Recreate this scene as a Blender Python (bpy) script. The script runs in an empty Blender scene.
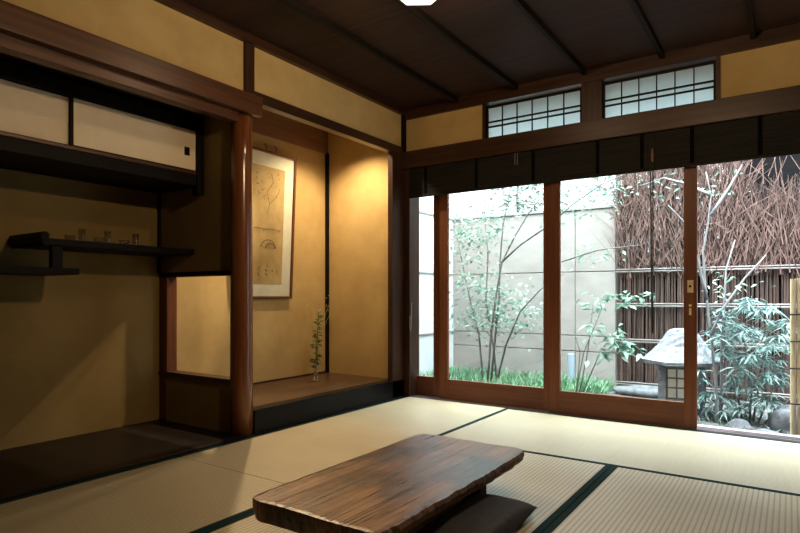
import bpy, bmesh, math, random
from mathutils import Vector, Matrix
random.seed(7)
sc = bpy.context.scene
COL = sc.collection
PI = math.pi
R = random.uniform

# ------------------------------------------------------------------ camera
CAM = Vector((2.457, -3.678, 0.77))
YAW = math.radians(34.2)
FPX = 575.0
HOR = 296.0
cd = bpy.data.cameras.new('camera')
cam = bpy.data.objects.new('camera', cd)
COL.objects.link(cam)
cam.location = CAM
cam.rotation_euler = (PI / 2, 0, YAW)
cd.sensor_width = 36
cd.lens = 36 * FPX / 800
cd.shift_y = (HOR - 266.5) / 800
cd.clip_start = 0.02
sc.camera = cam

def at(px, py, y):
    """survey helper: the point seen in direction (px, py) at distance y beyond the house front"""
    r = (px - 400) / FPX
    dx = r * math.cos(YAW) - math.sin(YAW)
    dy = r * math.sin(YAW) + math.cos(YAW)
    t = (y - CAM.y) / dy
    return Vector((CAM.x + t * dx, y, CAM.z + t * (HOR - py) / FPX))

# ------------------------------------------------------------------ materials
def rgba(c):
    return (c[0], c[1], c[2], 1.0)

def new_mat(name):
    m = bpy.data.materials.new(name)
    m.use_nodes = True
    nt = m.node_tree
    b = nt.nodes['Principled BSDF']
    return m, nt, b

def mat(name, c1, c2=None, scale=(6, 6, 6), rough=0.6, bump=0.0, detail=6, lo=0.35, hi=0.65,
        metal=0.0, spec=0.5, fine=0.0, fine_scale=120, coat=0.0, rough_var=0.0, bdist=0.004):
    m, nt, b = new_mat(name)
    N, L = nt.nodes, nt.links
    b.inputs['Base Color'].default_value = rgba(c1)
    b.inputs['Roughness'].default_value = rough
    b.inputs['Metallic'].default_value = metal
    b.inputs['Specular IOR Level'].default_value = spec
    b.inputs['Coat Weight'].default_value = coat
    b.inputs['Coat Roughness'].default_value = 0.15
    if c2 is None:
        return m
    tc = N.new('ShaderNodeTexCoord')
    mp = N.new('ShaderNodeMapping')
    mp.inputs['Scale'].default_value = scale
    L.new(tc.outputs['Object'], mp.inputs['Vector'])
    nz = N.new('ShaderNodeTexNoise')
    nz.inputs['Scale'].default_value = 1.0
    nz.inputs['Detail'].default_value = detail
    nz.inputs['Roughness'].default_value = 0.62
    L.new(mp.outputs['Vector'], nz.inputs['Vector'])
    cr = N.new('ShaderNodeValToRGB')
    cr.color_ramp.elements[0].position = lo
    cr.color_ramp.elements[1].position = hi
    cr.color_ramp.elements[0].color = rgba(c1)
    cr.color_ramp.elements[1].color = rgba(c2)
    L.new(nz.outputs['Fac'], cr.inputs['Fac'])
    L.new(cr.outputs['Color'], b.inputs['Base Color'])
    if rough_var:
        mr = N.new('ShaderNodeMapRange')
        mr.inputs['To Min'].default_value = rough - rough_var
        mr.inputs['To Max'].default_value = rough + rough_var
        L.new(nz.outputs['Fac'], mr.inputs['Value'])
        L.new(mr.outputs['Result'], b.inputs['Roughness'])
    if bump:
        bp = N.new('ShaderNodeBump')
        bp.inputs['Strength'].default_value = bump
        bp.inputs['Distance'].default_value = bdist
        if fine:
            n2 = N.new('ShaderNodeTexNoise')
            n2.inputs['Scale'].default_value = fine_scale
            n2.inputs['Detail'].default_value = 4
            L.new(tc.outputs['Object'], n2.inputs['Vector'])
            mx = N.new('ShaderNodeMath'); mx.operation = 'MULTIPLY_ADD'
            mx.inputs[1].default_value = fine
            L.new(n2.outputs['Fac'], mx.inputs[0])
            L.new(nz.outputs['Fac'], mx.inputs[2])
            L.new(mx.outputs[0], bp.inputs['Height'])
        else:
            L.new(nz.outputs['Fac'], bp.inputs['Height'])
        L.new(bp.outputs['Normal'], b.inputs['Normal'])
    return m

M = {}
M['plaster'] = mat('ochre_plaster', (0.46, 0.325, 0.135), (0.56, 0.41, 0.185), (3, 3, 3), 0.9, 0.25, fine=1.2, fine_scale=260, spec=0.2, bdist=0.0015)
M['plaster_shaded'] = mat('shaded_olive_plaster', (0.2279, 0.1590, 0.0594), (0.2809, 0.1993, 0.0774), (3, 3, 3), 0.92, 0.25, fine=1.2, fine_scale=260, spec=0.2, bdist=0.0015)  # olive plaster with the shade of the shelf alcove put into its colour
def wood(name, c1, c2, axis, rough=0.35, bump=0.15, k=1.0, **kw):
    s = [38 * k, 38 * k, 38 * k]
    s['xyz'.index(axis)] = 1.6 * k
    return mat(name, c1, c2, s, rough, bump, **kw)
for ax in 'xyz':
    M['wood_' + ax] = wood('dark_brown_wood_' + ax, (0.022, 0.0085, 0.004), (0.052, 0.020, 0.009), ax, 0.38, spec=0.4)
    M['red_' + ax] = wood('reddish_door_wood_' + ax, (0.105, 0.034, 0.015), (0.165, 0.057, 0.025), ax, 0.45, spec=0.28)
    M['black_' + ax] = wood('black_stained_wood_' + ax, (0.004, 0.003, 0.0025), (0.009, 0.0065, 0.005), ax, 0.55, spec=0.12)
M['beam_y'] = wood('brown_beam_wood', (0.055, 0.021, 0.009), (0.118, 0.045, 0.017), 'y', 0.36, spec=0.35)
M['post_z'] = wood('brown_post_wood', (0.10, 0.036, 0.014), (0.18, 0.065, 0.025), 'z', 0.6, spec=0.15)
M['pillar'] = wood('polished_log', (0.13, 0.042, 0.014), (0.21, 0.075, 0.026), 'z', 0.22, 0.1, coat=0.4)
M['warm_board'] = wood('cedar_board', (0.16, 0.075, 0.04), (0.24, 0.115, 0.06), 'y', 0.5)
M['toko_floor'] = wood('alcove_floor_board', (0.045, 0.024, 0.013), (0.12, 0.066, 0.036), 'y', 0.33, 0.2, k=0.6, rough_var=0.1)
M['lacquer'] = mat('black_lacquer', (0.003, 0.003, 0.004), (0.005, 0.005, 0.006), (4, 4, 4), 0.35, spec=0.14)
M['jiita'] = wood('dark_floor_board', (0.008, 0.005, 0.004), (0.016, 0.010, 0.007), 'y', 0.42, 0.1, k=0.6, spec=0.18)
M['paper_door'] = mat('cream_paper', (0.84, 0.71, 0.52), (0.88, 0.76, 0.57), (9, 9, 9), 0.85, 0.1, fine=0.8)
M['iron'] = mat('blackened_metal', (0.015, 0.013, 0.012), None, rough=0.35, metal=0.8)
M['brass'] = mat('worn_brass', (0.72, 0.52, 0.30), (0.82, 0.64, 0.42), (80, 80, 80), 0.35, 0.0, metal=0.3)
M['cloth_edge'] = mat('dark_teal_cloth', (0.006, 0.020, 0.022), (0.011, 0.032, 0.034), (200, 200, 200), 0.9, 0.3, spec=0.08, bdist=0.001)
M['cushion'] = mat('charcoal_cotton', (0.020, 0.0195, 0.0205), (0.036, 0.034, 0.035), (60, 60, 60), 0.85, 0.4, fine=0.6, fine_scale=700, bdist=0.001)
M['concrete'] = mat('pale_concrete', (0.190, 0.168, 0.148), (0.245, 0.220, 0.196), (3, 3, 5), 0.9, 0.25, fine=0.8)
M['white_wall'] = mat('white_render', (0.4250, 0.4420, 0.4420), (0.4930, 0.5015, 0.5015), (3, 3, 3), 0.9, 0.1)
M['far_render'] = mat('pale_grey_render', (0.34, 0.35, 0.35), (0.40, 0.41, 0.41), (1, 1, 1), 0.9, 0.1)
M['coping'] = mat('grey_coping', (0.1600, 0.1600, 0.1520), (0.2160, 0.2160, 0.2080), (8, 8, 8), 0.9, 0.2)
M['soil'] = mat('garden_soil', (0.0240, 0.0240, 0.0224), (0.1200, 0.1200, 0.1120), (14, 14, 14), 0.95, 0.8, fine=0.8, fine_scale=60, bdist=0.02)
M['stone'] = mat('grey_granite', (0.0960, 0.0992, 0.1056), (0.1728, 0.1760, 0.1824), (30, 30, 30), 0.9, 0.6, fine=0.8, fine_scale=150, bdist=0.006)
M['rock'] = mat('dark_rock', (0.0320, 0.0344, 0.0368), (0.1120, 0.1160, 0.1200), (12, 12, 12), 0.9, 0.7, bdist=0.015)
M['twig'] = mat('brushwood', (0.040, 0.019, 0.015), (0.175, 0.100, 0.078), (25, 25, 9), 0.85, 0.3)
M['twig_dark'] = mat('weathered_stick', (0.020, 0.010, 0.007), (0.090, 0.050, 0.036), (45, 45, 4), 0.85, 0.3)
M['rail'] = mat('pale_bamboo_rail', (0.13, 0.115, 0.105), (0.22, 0.20, 0.185), (3, 20, 20), 0.6, 0.1)
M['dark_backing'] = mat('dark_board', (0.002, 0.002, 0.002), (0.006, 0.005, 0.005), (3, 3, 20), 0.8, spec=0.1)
M['bamboo'] = mat('yellow_bamboo', (0.46, 0.37, 0.22), (0.60, 0.50, 0.32), (60, 60, 4), 0.45, 0.1)
M['twine'] = mat('black_twine', (0.012, 0.014, 0.016), None, rough=0.8)
M['bark_grey'] = mat('pale_grey_bark', (0.0960, 0.0990, 0.0990), (0.1620, 0.1650, 0.1620), (40, 40, 6), 0.85, 0.3)
M['bark_dark'] = mat('grey_brown_bark', (0.06, 0.055, 0.05), (0.13, 0.12, 0.105), (40, 40, 6), 0.85, 0.3)

def leafmat(name, c1, c2, trans=0.35):
    m, nt, b = new_mat(name)
    N, L = nt.nodes, nt.links
    tc = N.new('ShaderNodeTexCoord')
    nz = N.new('ShaderNodeTexNoise'); nz.inputs['Scale'].default_value = 9
    cr = N.new('ShaderNodeValToRGB')
    cr.color_ramp.elements[0].position = 0.35; cr.color_ramp.elements[1].position = 0.65
    cr.color_ramp.elements[0].color = rgba(c1); cr.color_ramp.elements[1].color = rgba(c2)
    L.new(tc.outputs['Object'], nz.inputs['Vector']); L.new(nz.outputs['Fac'], cr.inputs['Fac'])
    L.new(cr.outputs['Color'], b.inputs['Base Color'])
    b.inputs['Roughness'].default_value = 0.4
    tr = N.new('ShaderNodeBsdfTranslucent')
    L.new(cr.outputs['Color'], tr.inputs['Color'])
    mx = N.new('ShaderNodeMixShader'); mx.inputs[0].default_value = trans
    L.new(b.outputs[0], mx.inputs[1]); L.new(tr.outputs[0], mx.inputs[2])
    L.new(mx.outputs[0], N['Material Output'].inputs['Surface'])
    return m
M['leaf_light'] = leafmat('pale_green_leaf', (0.0723, 0.1590, 0.1084), (0.2167, 0.3034, 0.2312))
M['leaf_teal'] = leafmat('blue_green_leaf', (0.0433, 0.1120, 0.0976), (0.1806, 0.2673, 0.2384), 0.25)
M['leaf_grass'] = leafmat('fresh_grass', (0.0255, 0.0978, 0.0382), (0.1360, 0.2635, 0.1360))
M['leaf_back'] = leafmat('hedge_leaf', (0.07, 0.085, 0.065), (0.19, 0.165, 0.14))  # dull green to beige leaf tones
M['leaf_stem'] = leafmat('flower_green', (0.04, 0.13, 0.03), (0.09, 0.22, 0.05), 0.2)
M['dry_grass'] = mat('dry_grass', (0.42, 0.38, 0.16), (0.55, 0.48, 0.22), (30, 30, 30), 0.7)
M['petal'] = mat('white_petal', (0.7, 0.68, 0.6), None, rough=0.6)

def tatami_mat_material():
    m, nt, b = new_mat('woven_rush')
    N, L = nt.nodes, nt.links
    tc = N.new('ShaderNodeTexCoord')
    sp = N.new('ShaderNodeSeparateXYZ'); L.new(tc.outputs['Object'], sp.inputs[0])
    def math_(op, a=None, bb=None, va=0.0, vb=0.0):
        n = N.new('ShaderNodeMath'); n.operation = op
        n.inputs[0].default_value = va; n.inputs[1].default_value = vb
        if a is not None: L.new(a, n.inputs[0])
        if bb is not None: L.new(bb, n.inputs[1])
        return n.outputs[0]
    # ridges run the length of the mat (local x), one every 17.5 mm
    ph = math_('MULTIPLY', sp.outputs['Y'], None, vb=2 * PI / 0.0178)
    sn = math_('SINE', ph)
    ab = math_('ABSOLUTE', math_('SINE', math_('MULTIPLY', ph, None, vb=0.5)))
    # rushes lie across
    mp = N.new('ShaderNodeMapping'); mp.inputs['Scale'].default_value = (420, 5, 5)
    L.new(tc.outputs['Object'], mp.inputs['Vector'])
    nz = N.new('ShaderNodeTexNoise'); nz.inputs['Scale'].default_value = 1.0; nz.inputs['Detail'].default_value = 3
    L.new(mp.outputs['Vector'], nz.inputs['Vector'])
    n2 = N.new('ShaderNodeTexNoise'); n2.inputs['Scale'].default_value = 3.5; n2.inputs['Detail'].default_value = 4
    L.new(tc.outputs['Object'], n2.inputs['Vector'])
    f = math_('ADD', math_('MULTIPLY', nz.outputs['Fac'], None, vb=0.6), math_('MULTIPLY', n2.outputs['Fac'], None, vb=0.4))
    cr = N.new('ShaderNodeValToRGB')
    cr.color_ramp.elements[0].position = 0.35; cr.color_ramp.elements[1].position = 0.65
    cr.color_ramp.elements[0].color = rgba((0.42, 0.365, 0.235)); cr.color_ramp.elements[1].color = rgba((0.53, 0.465, 0.31))
    L.new(f, cr.inputs['Fac'])
    # the stitched furrow between ridges is a darker colour
    mrr = N.new('ShaderNodeMapRange'); mrr.interpolation_type = 'SMOOTHSTEP'
    mrr.inputs['From Min'].default_value = 0.15; mrr.inputs['From Max'].default_value = 0.75; mrr.inputs['To Min'].default_value = 1.0; mrr.inputs['To Max'].default_value = 0.0
    L.new(ab, mrr.inputs['Value']); fur = mrr.outputs['Result']
    mx = N.new('ShaderNodeMix'); mx.data_type = 'RGBA'
    L.new(math_('MULTIPLY', fur, None, vb=0.75), mx.inputs[0])
    L.new(cr.outputs['Color'], mx.inputs[6]); mx.inputs[7].default_value = rgba((0.22, 0.165, 0.08))
    L.new(mx.outputs[2], b.inputs['Base Color'])
    hgt = math_('ADD', math_('MULTIPLY', ab, None, vb=0.9), math_('MULTIPLY', nz.outputs['Fac'], None, vb=0.25))
    bp = N.new('ShaderNodeBump'); bp.inputs['Strength'].default_value = 0.35; bp.inputs['Distance'].default_value = 0.002
    L.new(hgt, bp.inputs['Height']); L.new(bp.outputs['Normal'], b.inputs['Normal'])
    b.inputs['Roughness'].default_value = 0.40
    b.inputs['Specular IOR Level'].default_value = 0.8
    return m
M['tatami'] = tatami_mat_material()

def ceiling_material():
    m = wood('dark_ceiling_boards', (0.024, 0.010, 0.007), (0.046, 0.020, 0.014), 'x', 0.6, 0.15, spec=0.2)
    nt = m.node_tree; N, L = nt.nodes, nt.links
    b = N['Principled BSDF']
    tc = N.new('ShaderNodeTexCoord'); sp = N.new('ShaderNodeSeparateXYZ'); L.new(tc.outputs['Object'], sp.inputs[0])
    a = N.new('ShaderNodeMath'); a.operation = 'MULTIPLY'; a.inputs[1].default_value = 1 / 0.42; L.new(sp.outputs['Y'], a.inputs[0])
    fr = N.new('ShaderNodeMath'); fr.operation = 'FRACT'; L.new(a.outputs[0], fr.inputs[0])
    lt = N.new('ShaderNodeMath'); lt.operation = 'LESS_THAN'; lt.inputs[1].default_value = 0.022; L.new(fr.outputs[0], lt.inputs[0])
    fl = N.new('ShaderNodeMath'); fl.operation = 'FLOOR'; L.new(a.outputs[0], fl.inputs[0])
    wn = N.new('ShaderNodeTexWhiteNoise'); wn.noise_dimensions = '1D'; L.new(fl.outputs[0], wn.inputs['W'])
    old = b.inputs['Base Color'].links[0].from_socket
    hs = N.new('ShaderNodeHueSaturation'); L.new(old, hs.inputs['Color'])
    mr = N.new('ShaderNodeMapRange'); mr.inputs['To Min'].default_value = 0.75; mr.inputs['To Max'].default_value = 1.3
    L.new(wn.outputs['Value'], mr.inputs['Value']); L.new(mr.outputs['Result'], hs.inputs['Value'])
    mx = N.new('ShaderNodeMix'); mx.data_type = 'RGBA'
    L.new(lt.outputs[0], mx.inputs[0]); L.new(hs.outputs['Color'], mx.inputs[6]); mx.inputs[7].default_value = rgba((0.006, 0.004, 0.003))
    L.new(mx.outputs[2], b.inputs['Base Color'])
    return m
M['ceiling'] = ceiling_material()

def table_material():
    m, nt, b = new_mat('weathered_plank')
    N, L = nt.nodes, nt.links
    tc = N.new('ShaderNodeTexCoord')
    def noise(scale, sc_=1.0, det=8, rough=0.6, dist=0.0):
        mp = N.new('ShaderNodeMapping'); mp.inputs['Scale'].default_value = scale
        L.new(tc.outputs['Object'], mp.inputs['Vector'])
        n = N.new('ShaderNodeTexNoise'); n.inputs['Scale'].default_value = sc_; n.inputs['Detail'].default_value = det
        n.inputs['Roughness'].default_value = rough; n.inputs['Distortion'].default_value = dist
        L.new(mp.outputs['Vector'], n.inputs['Vector'])
        return n.outputs['Fac']
    grain = noise((85, 2.6, 40), dist=0.5)
    crack = noise((90, 1.6, 20), det=4, dist=0.8)
    blot = noise((5, 3.2, 5), det=5)
    cr = N.new('ShaderNodeValToRGB')
    e = cr.color_ramp.elements
    e[0].position = 0.38; e[0].color = rgba((0.105, 0.048, 0.021))
    e[1].position = 0.64; e[1].color = rgba((0.38, 0.195, 0.088))
    L.new(grain, cr.inputs['Fac'])
    c2 = N.new('ShaderNodeValToRGB')
    c2.color_ramp.elements[0].position = 0.40; c2.color_ramp.elements[0].color = rgba((0.17, 0.14, 0.14))
    c2.color_ramp.elements[1].position = 0.58; c2.color_ramp.elements[1].color = rgba((1, 1, 1))
    L.new(blot, c2.inputs['Fac'])
    mu = N.new('ShaderNodeMix'); mu.data_type = 'RGBA'; mu.blend_type = 'MULTIPLY'; mu.inputs[0].default_value = 1
    L.new(cr.outputs['Color'], mu.inputs[6]); L.new(c2.outputs['Color'], mu.inputs[7])
    cc = N.new('ShaderNodeValToRGB')
    cc.color_ramp.elements[0].position = 0.62; cc.color_ramp.elements[0].color = rgba((0, 0, 0))
    cc.color_ramp.elements[1].position = 0.66; cc.color_ramp.elements[1].color = rgba((1, 1, 1))
    L.new(crack, cc.inputs['Fac'])
    m2 = N.new('ShaderNodeMix'); m2.data_type = 'RGBA'
    L.new(cc.outputs['Color'], m2.inputs[0]); L.new(mu.outputs[2], m2.inputs[6]); m2.inputs[7].default_value = rgba((0.02, 0.010, 0.006))
    L.new(m2.outputs[2], b.inputs['Base Color'])
    hh = N.new('ShaderNodeMath'); hh.operation = 'MULTIPLY_ADD'; hh.inputs[1].default_value = -1.2
    L.new(cc.outputs['Color'], hh.inputs[0]); L.new(grain, hh.inputs[2])
    bp = N.new('ShaderNodeBump'); bp.inputs['Strength'].default_value = 0.6; bp.inputs['Distance'].default_value = 0.004
    L.new(hh.outputs[0], bp.inputs['Height']); L.new(bp.outputs['Normal'], b.inputs['Normal'])
    mr = N.new('ShaderNodeMapRange'); mr.inputs['To Min'].default_value = 0.20; mr.inputs['To Max'].default_value = 0.42
    L.new(grain, mr.inputs['Value']); L.new(mr.outputs['Result'], b.inputs['Roughness'])
    b.inputs['Specular IOR Level'].default_value = 0.6
    return m
M['table'] = table_material()
M['table_edge'] = mat('rough_bark_edge', (0.035, 0.016, 0.008), (0.17, 0.085, 0.035), (28, 9, 28), 0.6, 0.9, bdist=0.008)

def glass_material(name, tint=(0.97, 0.99, 0.98), refl=1.0, rough=0.02):
    m, nt, b = new_mat(name)
    N, L = nt.nodes, nt.links
    N.remove(b)
    tr = N.new('ShaderNodeBsdfTransparent'); tr.inputs['Color'].default_value = rgba(tint)
    gl = N.new('ShaderNodeBsdfGlossy'); gl.inputs['Roughness'].default_value = rough
    fr = N.new('ShaderNodeLayerWeight'); fr.inputs['Blend'].default_value = 0.5
    pw = N.new('ShaderNodeMath'); pw.operation = 'POWER'; pw.inputs[1].default_value = 5.0
    L.new(fr.outputs['Facing'], pw.inputs[0])
    ml = N.new('ShaderNodeMath'); ml.operation = 'MULTIPLY_ADD'; ml.inputs[1].default_value = 0.9; ml.inputs[2].default_value = 0.03 * refl
    L.new(pw.outputs[0], ml.inputs[0])
    mx = N.new('ShaderNodeMixShader')
    L.new(ml.outputs[0], mx.inputs[0]); L.new(tr.outputs[0], mx.inputs[1]); L.new(gl.outputs[0], mx.inputs[2])
    L.new(mx.outputs[0], N['Material Output'].inputs['Surface'])
    return m
M['glass'] = glass_material('window_glass')
M['cup_glass'] = glass_material('drinking_glass', (0.97, 0.97, 0.96), 5.0, 0.14)

def paper_screen():
    m, nt, b = new_mat('translucent_washi')
    N, L = nt.nodes, nt.links
    b.inputs['Base Color'].default_value = rgba((0.75, 0.78, 0.76)); b.inputs['Roughness'].default_value = 0.9
    tr = N.new('ShaderNodeBsdfTranslucent'); tr.inputs['Color'].default_value = rgba((0.55, 0.62, 0.62))
    mx = N.new('ShaderNodeMixShader'); mx.inputs[0].default_value = 0.75
    L.new(b.outputs[0], mx.inputs[1]); L.new(tr.outputs[0], mx.inputs[2])
    L.new(mx.outputs[0], N['Material Output'].inputs['Surface'])
    return m
M['washi'] = paper_screen()

def lamp_shade():
    m, nt, b = new_mat('glowing_lamp_glass')
    N, L = nt.nodes, nt.links
    N.remove(b)
    tr = N.new('ShaderNodeBsdfTransparent'); tr.inputs['Color'].default_value = rgba((0.95, 0.95, 0.95))
    em = N.new('ShaderNodeEmission'); em.inputs['Color'].default_value = rgba((1.0, 0.90, 0.74)); em.inputs['Strength'].default_value = 3.0
    mx = N.new('ShaderNodeMixShader'); mx.inputs[0].default_value = 0.4
    L.new(tr.outputs[0], mx.inputs[1]); L.new(em.outputs[0], mx.inputs[2])
    L.new(mx.outputs[0], N['Material Output'].inputs['Surface'])
    return m
M['shade'] = lamp_shade()
M['mat_board'] = mat('cream_mount', (0.78, 0.72, 0.60), (0.84, 0.78, 0.66), (20, 20, 20), 0.9)
M['art_paper'] = mat('aged_gold_paper', (0.42, 0.27, 0.115), (0.62, 0.44, 0.21), (7, 7, 5), 0.85, 0.0, detail=9, lo=0.3, hi=0.7)
M['ink'] = mat('faded_ink', (0.13, 0.085, 0.045), (0.30, 0.20, 0.10), (30, 30, 30), 0.9)
M['frame'] = wood('reddish_frame_wood', (0.10, 0.030, 0.012), (0.16, 0.05, 0.02), 'z', 0.3)
M['blind'] = mat('dark_bamboo_slats', (0.006, 0.006, 0.005), (0.018, 0.016, 0.013), (3, 40, 90), 0.7, 0.2, spec=0.2)
M['blind_tape'] = mat('dark_cloth_tape', (0.004, 0.004, 0.004), None, rough=0.95, spec=0.03)
M['cord'] = mat('black_cord', (0.012, 0.012, 0.012), None, rough=0.7)
M['white_cord'] = mat('pale_cord', (0.45, 0.5, 0.5), None, rough=0.7)
M['sill'] = wood('greyed_sill', (0.19, 0.165, 0.17), (0.30, 0.265, 0.27), 'x', 0.35, 0.1)
M['pipe'] = mat('blue_grey_pipe', (0.25, 0.31, 0.36), None, rough=0.5)

# ------------------------------------------------------------------ mesh builder
def _tomesh(m):
    me = bpy.data.meshes.new('tmp'); m.bm.to_mesh(me); m.bm.free(); return me
class MB:
    def __init__(s):
        s.bm = bmesh.new()
    def _merge(s, other):
        me = bpy.data.meshes.new('tmp'); other.to_mesh(me); other.free()
        s.bm.from_mesh(me); bpy.data.meshes.remove(me)
    def box(s, x0, x1, y0, y1, z0, z1, bev=0.0, seg=2):
        b = bmesh.new()
        bmesh.ops.create_cube(b, size=1)
        for v in b.verts:
            v.co = Vector(((x0 + x1) / 2 + v.co.x * (x1 - x0), (y0 + y1) / 2 + v.co.y * (y1 - y0), (z0 + z1) / 2 + v.co.z * (z1 - z0)))
        if bev:
            bmesh.ops.bevel(b, geom=b.edges[:], offset=bev, segments=seg, affect='EDGES', profile=0.6)
        s._merge(b); return s
    def tube(s, pts, r, n=6, r1=None, cap=True):
        pts = [Vector(p) for p in pts]
        m = len(pts)
        rings = []
        for i, p in enumerate(pts):
            d = (pts[min(i + 1, m - 1)] - pts[max(i - 1, 0)])
            if d.length < 1e-9: d = Vector((0, 0, 1))
            d.normalize()
            a = Vector((1, 0, 0)) if abs(d.x) < 0.8 else Vector((0, 1, 0))
            u = d.cross(a).normalized(); w = d.cross(u)
            rr = r if r1 is None else r + (r1 - r) * i / max(m - 1, 1)
            rings.append([s.bm.verts.new(p + (u * math.cos(2 * PI * k / n) + w * math.sin(2 * PI * k / n)) * rr) for k in range(n)])
        for a, b in zip(rings, rings[1:]):
            for k in range(n):
                s.bm.faces.new((a[k], a[(k + 1) % n], b[(k + 1) % n], b[k]))
        if cap:
            s.bm.faces.new(rings[0][::-1]); s.bm.faces.new(rings[-1])
        return s
    def lathe(s, c, prof, n=24, rot=0.0):
        c = Vector(c); rings = []
        for r, z in prof:
            if r < 1e-6:
                rings.append([s.bm.verts.new(c + Vector((0, 0, z)))])
            else:
                rings.append([s.bm.verts.new(c + Vector((r * math.cos(rot + 2 * PI * k / n), r * math.sin(rot + 2 * PI * k / n), z))) for k in range(n)])
        for a, b in zip(rings, rings[1:]):
            for k in range(n):
                if len(a) == 1 and len(b) == 1: continue
                if len(a) == 1: s.bm.faces.new((a[0], b[(k + 1) % n], b[k]))
                elif len(b) == 1: s.bm.faces.new((a[k], a[(k + 1) % n], b[0]))
                else: s.bm.faces.new((a[k], a[(k + 1) % n], b[(k + 1) % n], b[k]))
        return s
    def quad(s, pts):
        s.bm.faces.new([s.bm.verts.new(p) for p in pts]); return s
    def leaf(s, p, d, L, W, droop=0.25):
        p = Vector(p); d = Vector(d).normalized()
        a = Vector((0, 0, 1)) if abs(d.z) < 0.9 else Vector((1, 0, 0))
        u = d.cross(a).normalized()
        up = u.cross(d)
        tw = R(-0.8, 0.8)
        u = (u * math.cos(tw) + up * math.sin(tw))
        nrm = u.cross(d)
        g = Vector((0, 0, -1))
        mid = p + d * L * 0.45 + g * L * droop * 0.25
        tip = p + d * L + g * L * droop
        v0 = s.bm.verts.new(p); vt = s.bm.verts.new(tip); vm = s.bm.verts.new(mid)
        a_ = s.bm.verts.new(mid + u * W * 0.5 + nrm * W * 0.12); b_ = s.bm.verts.new(mid - u * W * 0.5 + nrm * W * 0.12)
        s.bm.faces.new((v0, a_, vm)); s.bm.faces.new((v0, vm, b_)); s.bm.faces.new((vm, a_, vt)); s.bm.faces.new((vm, vt, b_))
        return s
    def build(s, name, m, parent=None, loc=None, smooth=False):
        off = Vector((0, 0, 0))
        if parent is not None:
            off = Vector(parent.get('_o', (0, 0, 0)))
        elif loc is not None:
            off = Vector(loc)
        bmesh.ops.recalc_face_normals(s.bm, faces=s.bm.faces[:])
        me = bpy.data.meshes.new(name)
        for v in s.bm.verts: v.co -= off
        s.bm.to_mesh(me); s.bm.free()
        me.materials.append(m)
        if smooth:
            for p in me.polygons: p.use_smooth = True
        o = bpy.data.objects.new(name, me); COL.objects.link(o)
        if parent is not None:
            o.parent = parent; o['_o'] = list(off)
        else:
            o.location = off; o['_o'] = list(off)
        return o

def tag(o, label=None, cat=None, group=None, kind=None):
    if label: o['label'] = label
    if cat: o['category'] = cat
    if group: o['group'] = group
    if kind: o['kind'] = kind
    return o
def thing(name, loc, label, cat, group=None):
    o = bpy.data.objects.new(name, None); COL.objects.link(o)
    o.empty_display_size = 0.05
    o.location = loc; o['_o'] = list(loc)
    return tag(o, label, cat, group)
def struct(name, mb, m, label=None, loc=None):
    return tag(mb.build(name, m, None, loc), label, None, None, 'structure')
def B(*a, **k):
    return MB().box(*a, **k)

# ------------------------------------------------------------------ the room shell
CZ = 2.20
struct('floor', B(-0.85, 3.75, -4.95, 0.0, -0.10, -0.052), M['wood_x'], 'dark floor base under the tatami')
struct('ceiling', B(-0.85, 3.85, -5.0, 0.12, CZ, CZ + 0.05), M['ceiling'], 'dark brown board ceiling')
struct('wall_right', B(3.75, 3.85, -5.0, 0.2, -0.1, CZ), M['wood_z'], 'dark wooden wall on the right')
struct('wall_rear', B(-0.85, 3.75, -5.0, -4.95, -0.1, CZ), M['wood_z'], 'dark wooden wall at the rear')
# left side: frieze, alcove backs, partition
mb = B(-0.06, -0.012, -4.95, -1.565, 1.865, CZ)
struct('wall_left', mb, M['plaster'], 'ochre plaster frieze above the shelf alcove')
struct('wall_frieze', B(-0.06, -0.012, -1.50, -0.03, 1.905, CZ), M['plaster'], 'ochre plaster frieze above the picture alcove')
struct('wall_alcove_back', B(-0.84, -0.765, -1.545, 0.012, -0.1, CZ), M['plaster'], 'ochre plaster wall at the back of the picture alcove')
struct('wall_shelf_back', B(-0.84, -0.765, -4.95, -1.545, -0.1, CZ), M['plaster_shaded'], 'ochre plaster wall behind the shelf, alcove shade in its colour')
struct('wall_alcove_side', B(-0.765, -0.04, -0.03, 0.012, -0.1, CZ), M['plaster'], 'ochre plaster side wall of the picture alcove')
struct('wall_shelf_side', B(-0.77, -0.03, -3.50, -3.44, -0.1, 1.86), M['plaster_shaded'], 'far side wall of the shelf alcove')
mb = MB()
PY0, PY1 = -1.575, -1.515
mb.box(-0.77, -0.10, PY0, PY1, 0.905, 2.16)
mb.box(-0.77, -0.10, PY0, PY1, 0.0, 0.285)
struct('wall_partition', mb, M['plaster_shaded'], 'olive plaster partition with a low opening between the two alcoves')
struct('ceiling_alcove', B(-0.765, -0.06, -1.515, -0.03, 2.16, 2.19), M['warm_board'], 'board ceiling of the picture alcove')
struct('ceiling_shelf_alcove', B(-0.77, -0.06, -3.44, -1.575, 1.80, 1.83), M['wood_y'], 'dark board ceiling of the shelf alcove')
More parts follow.
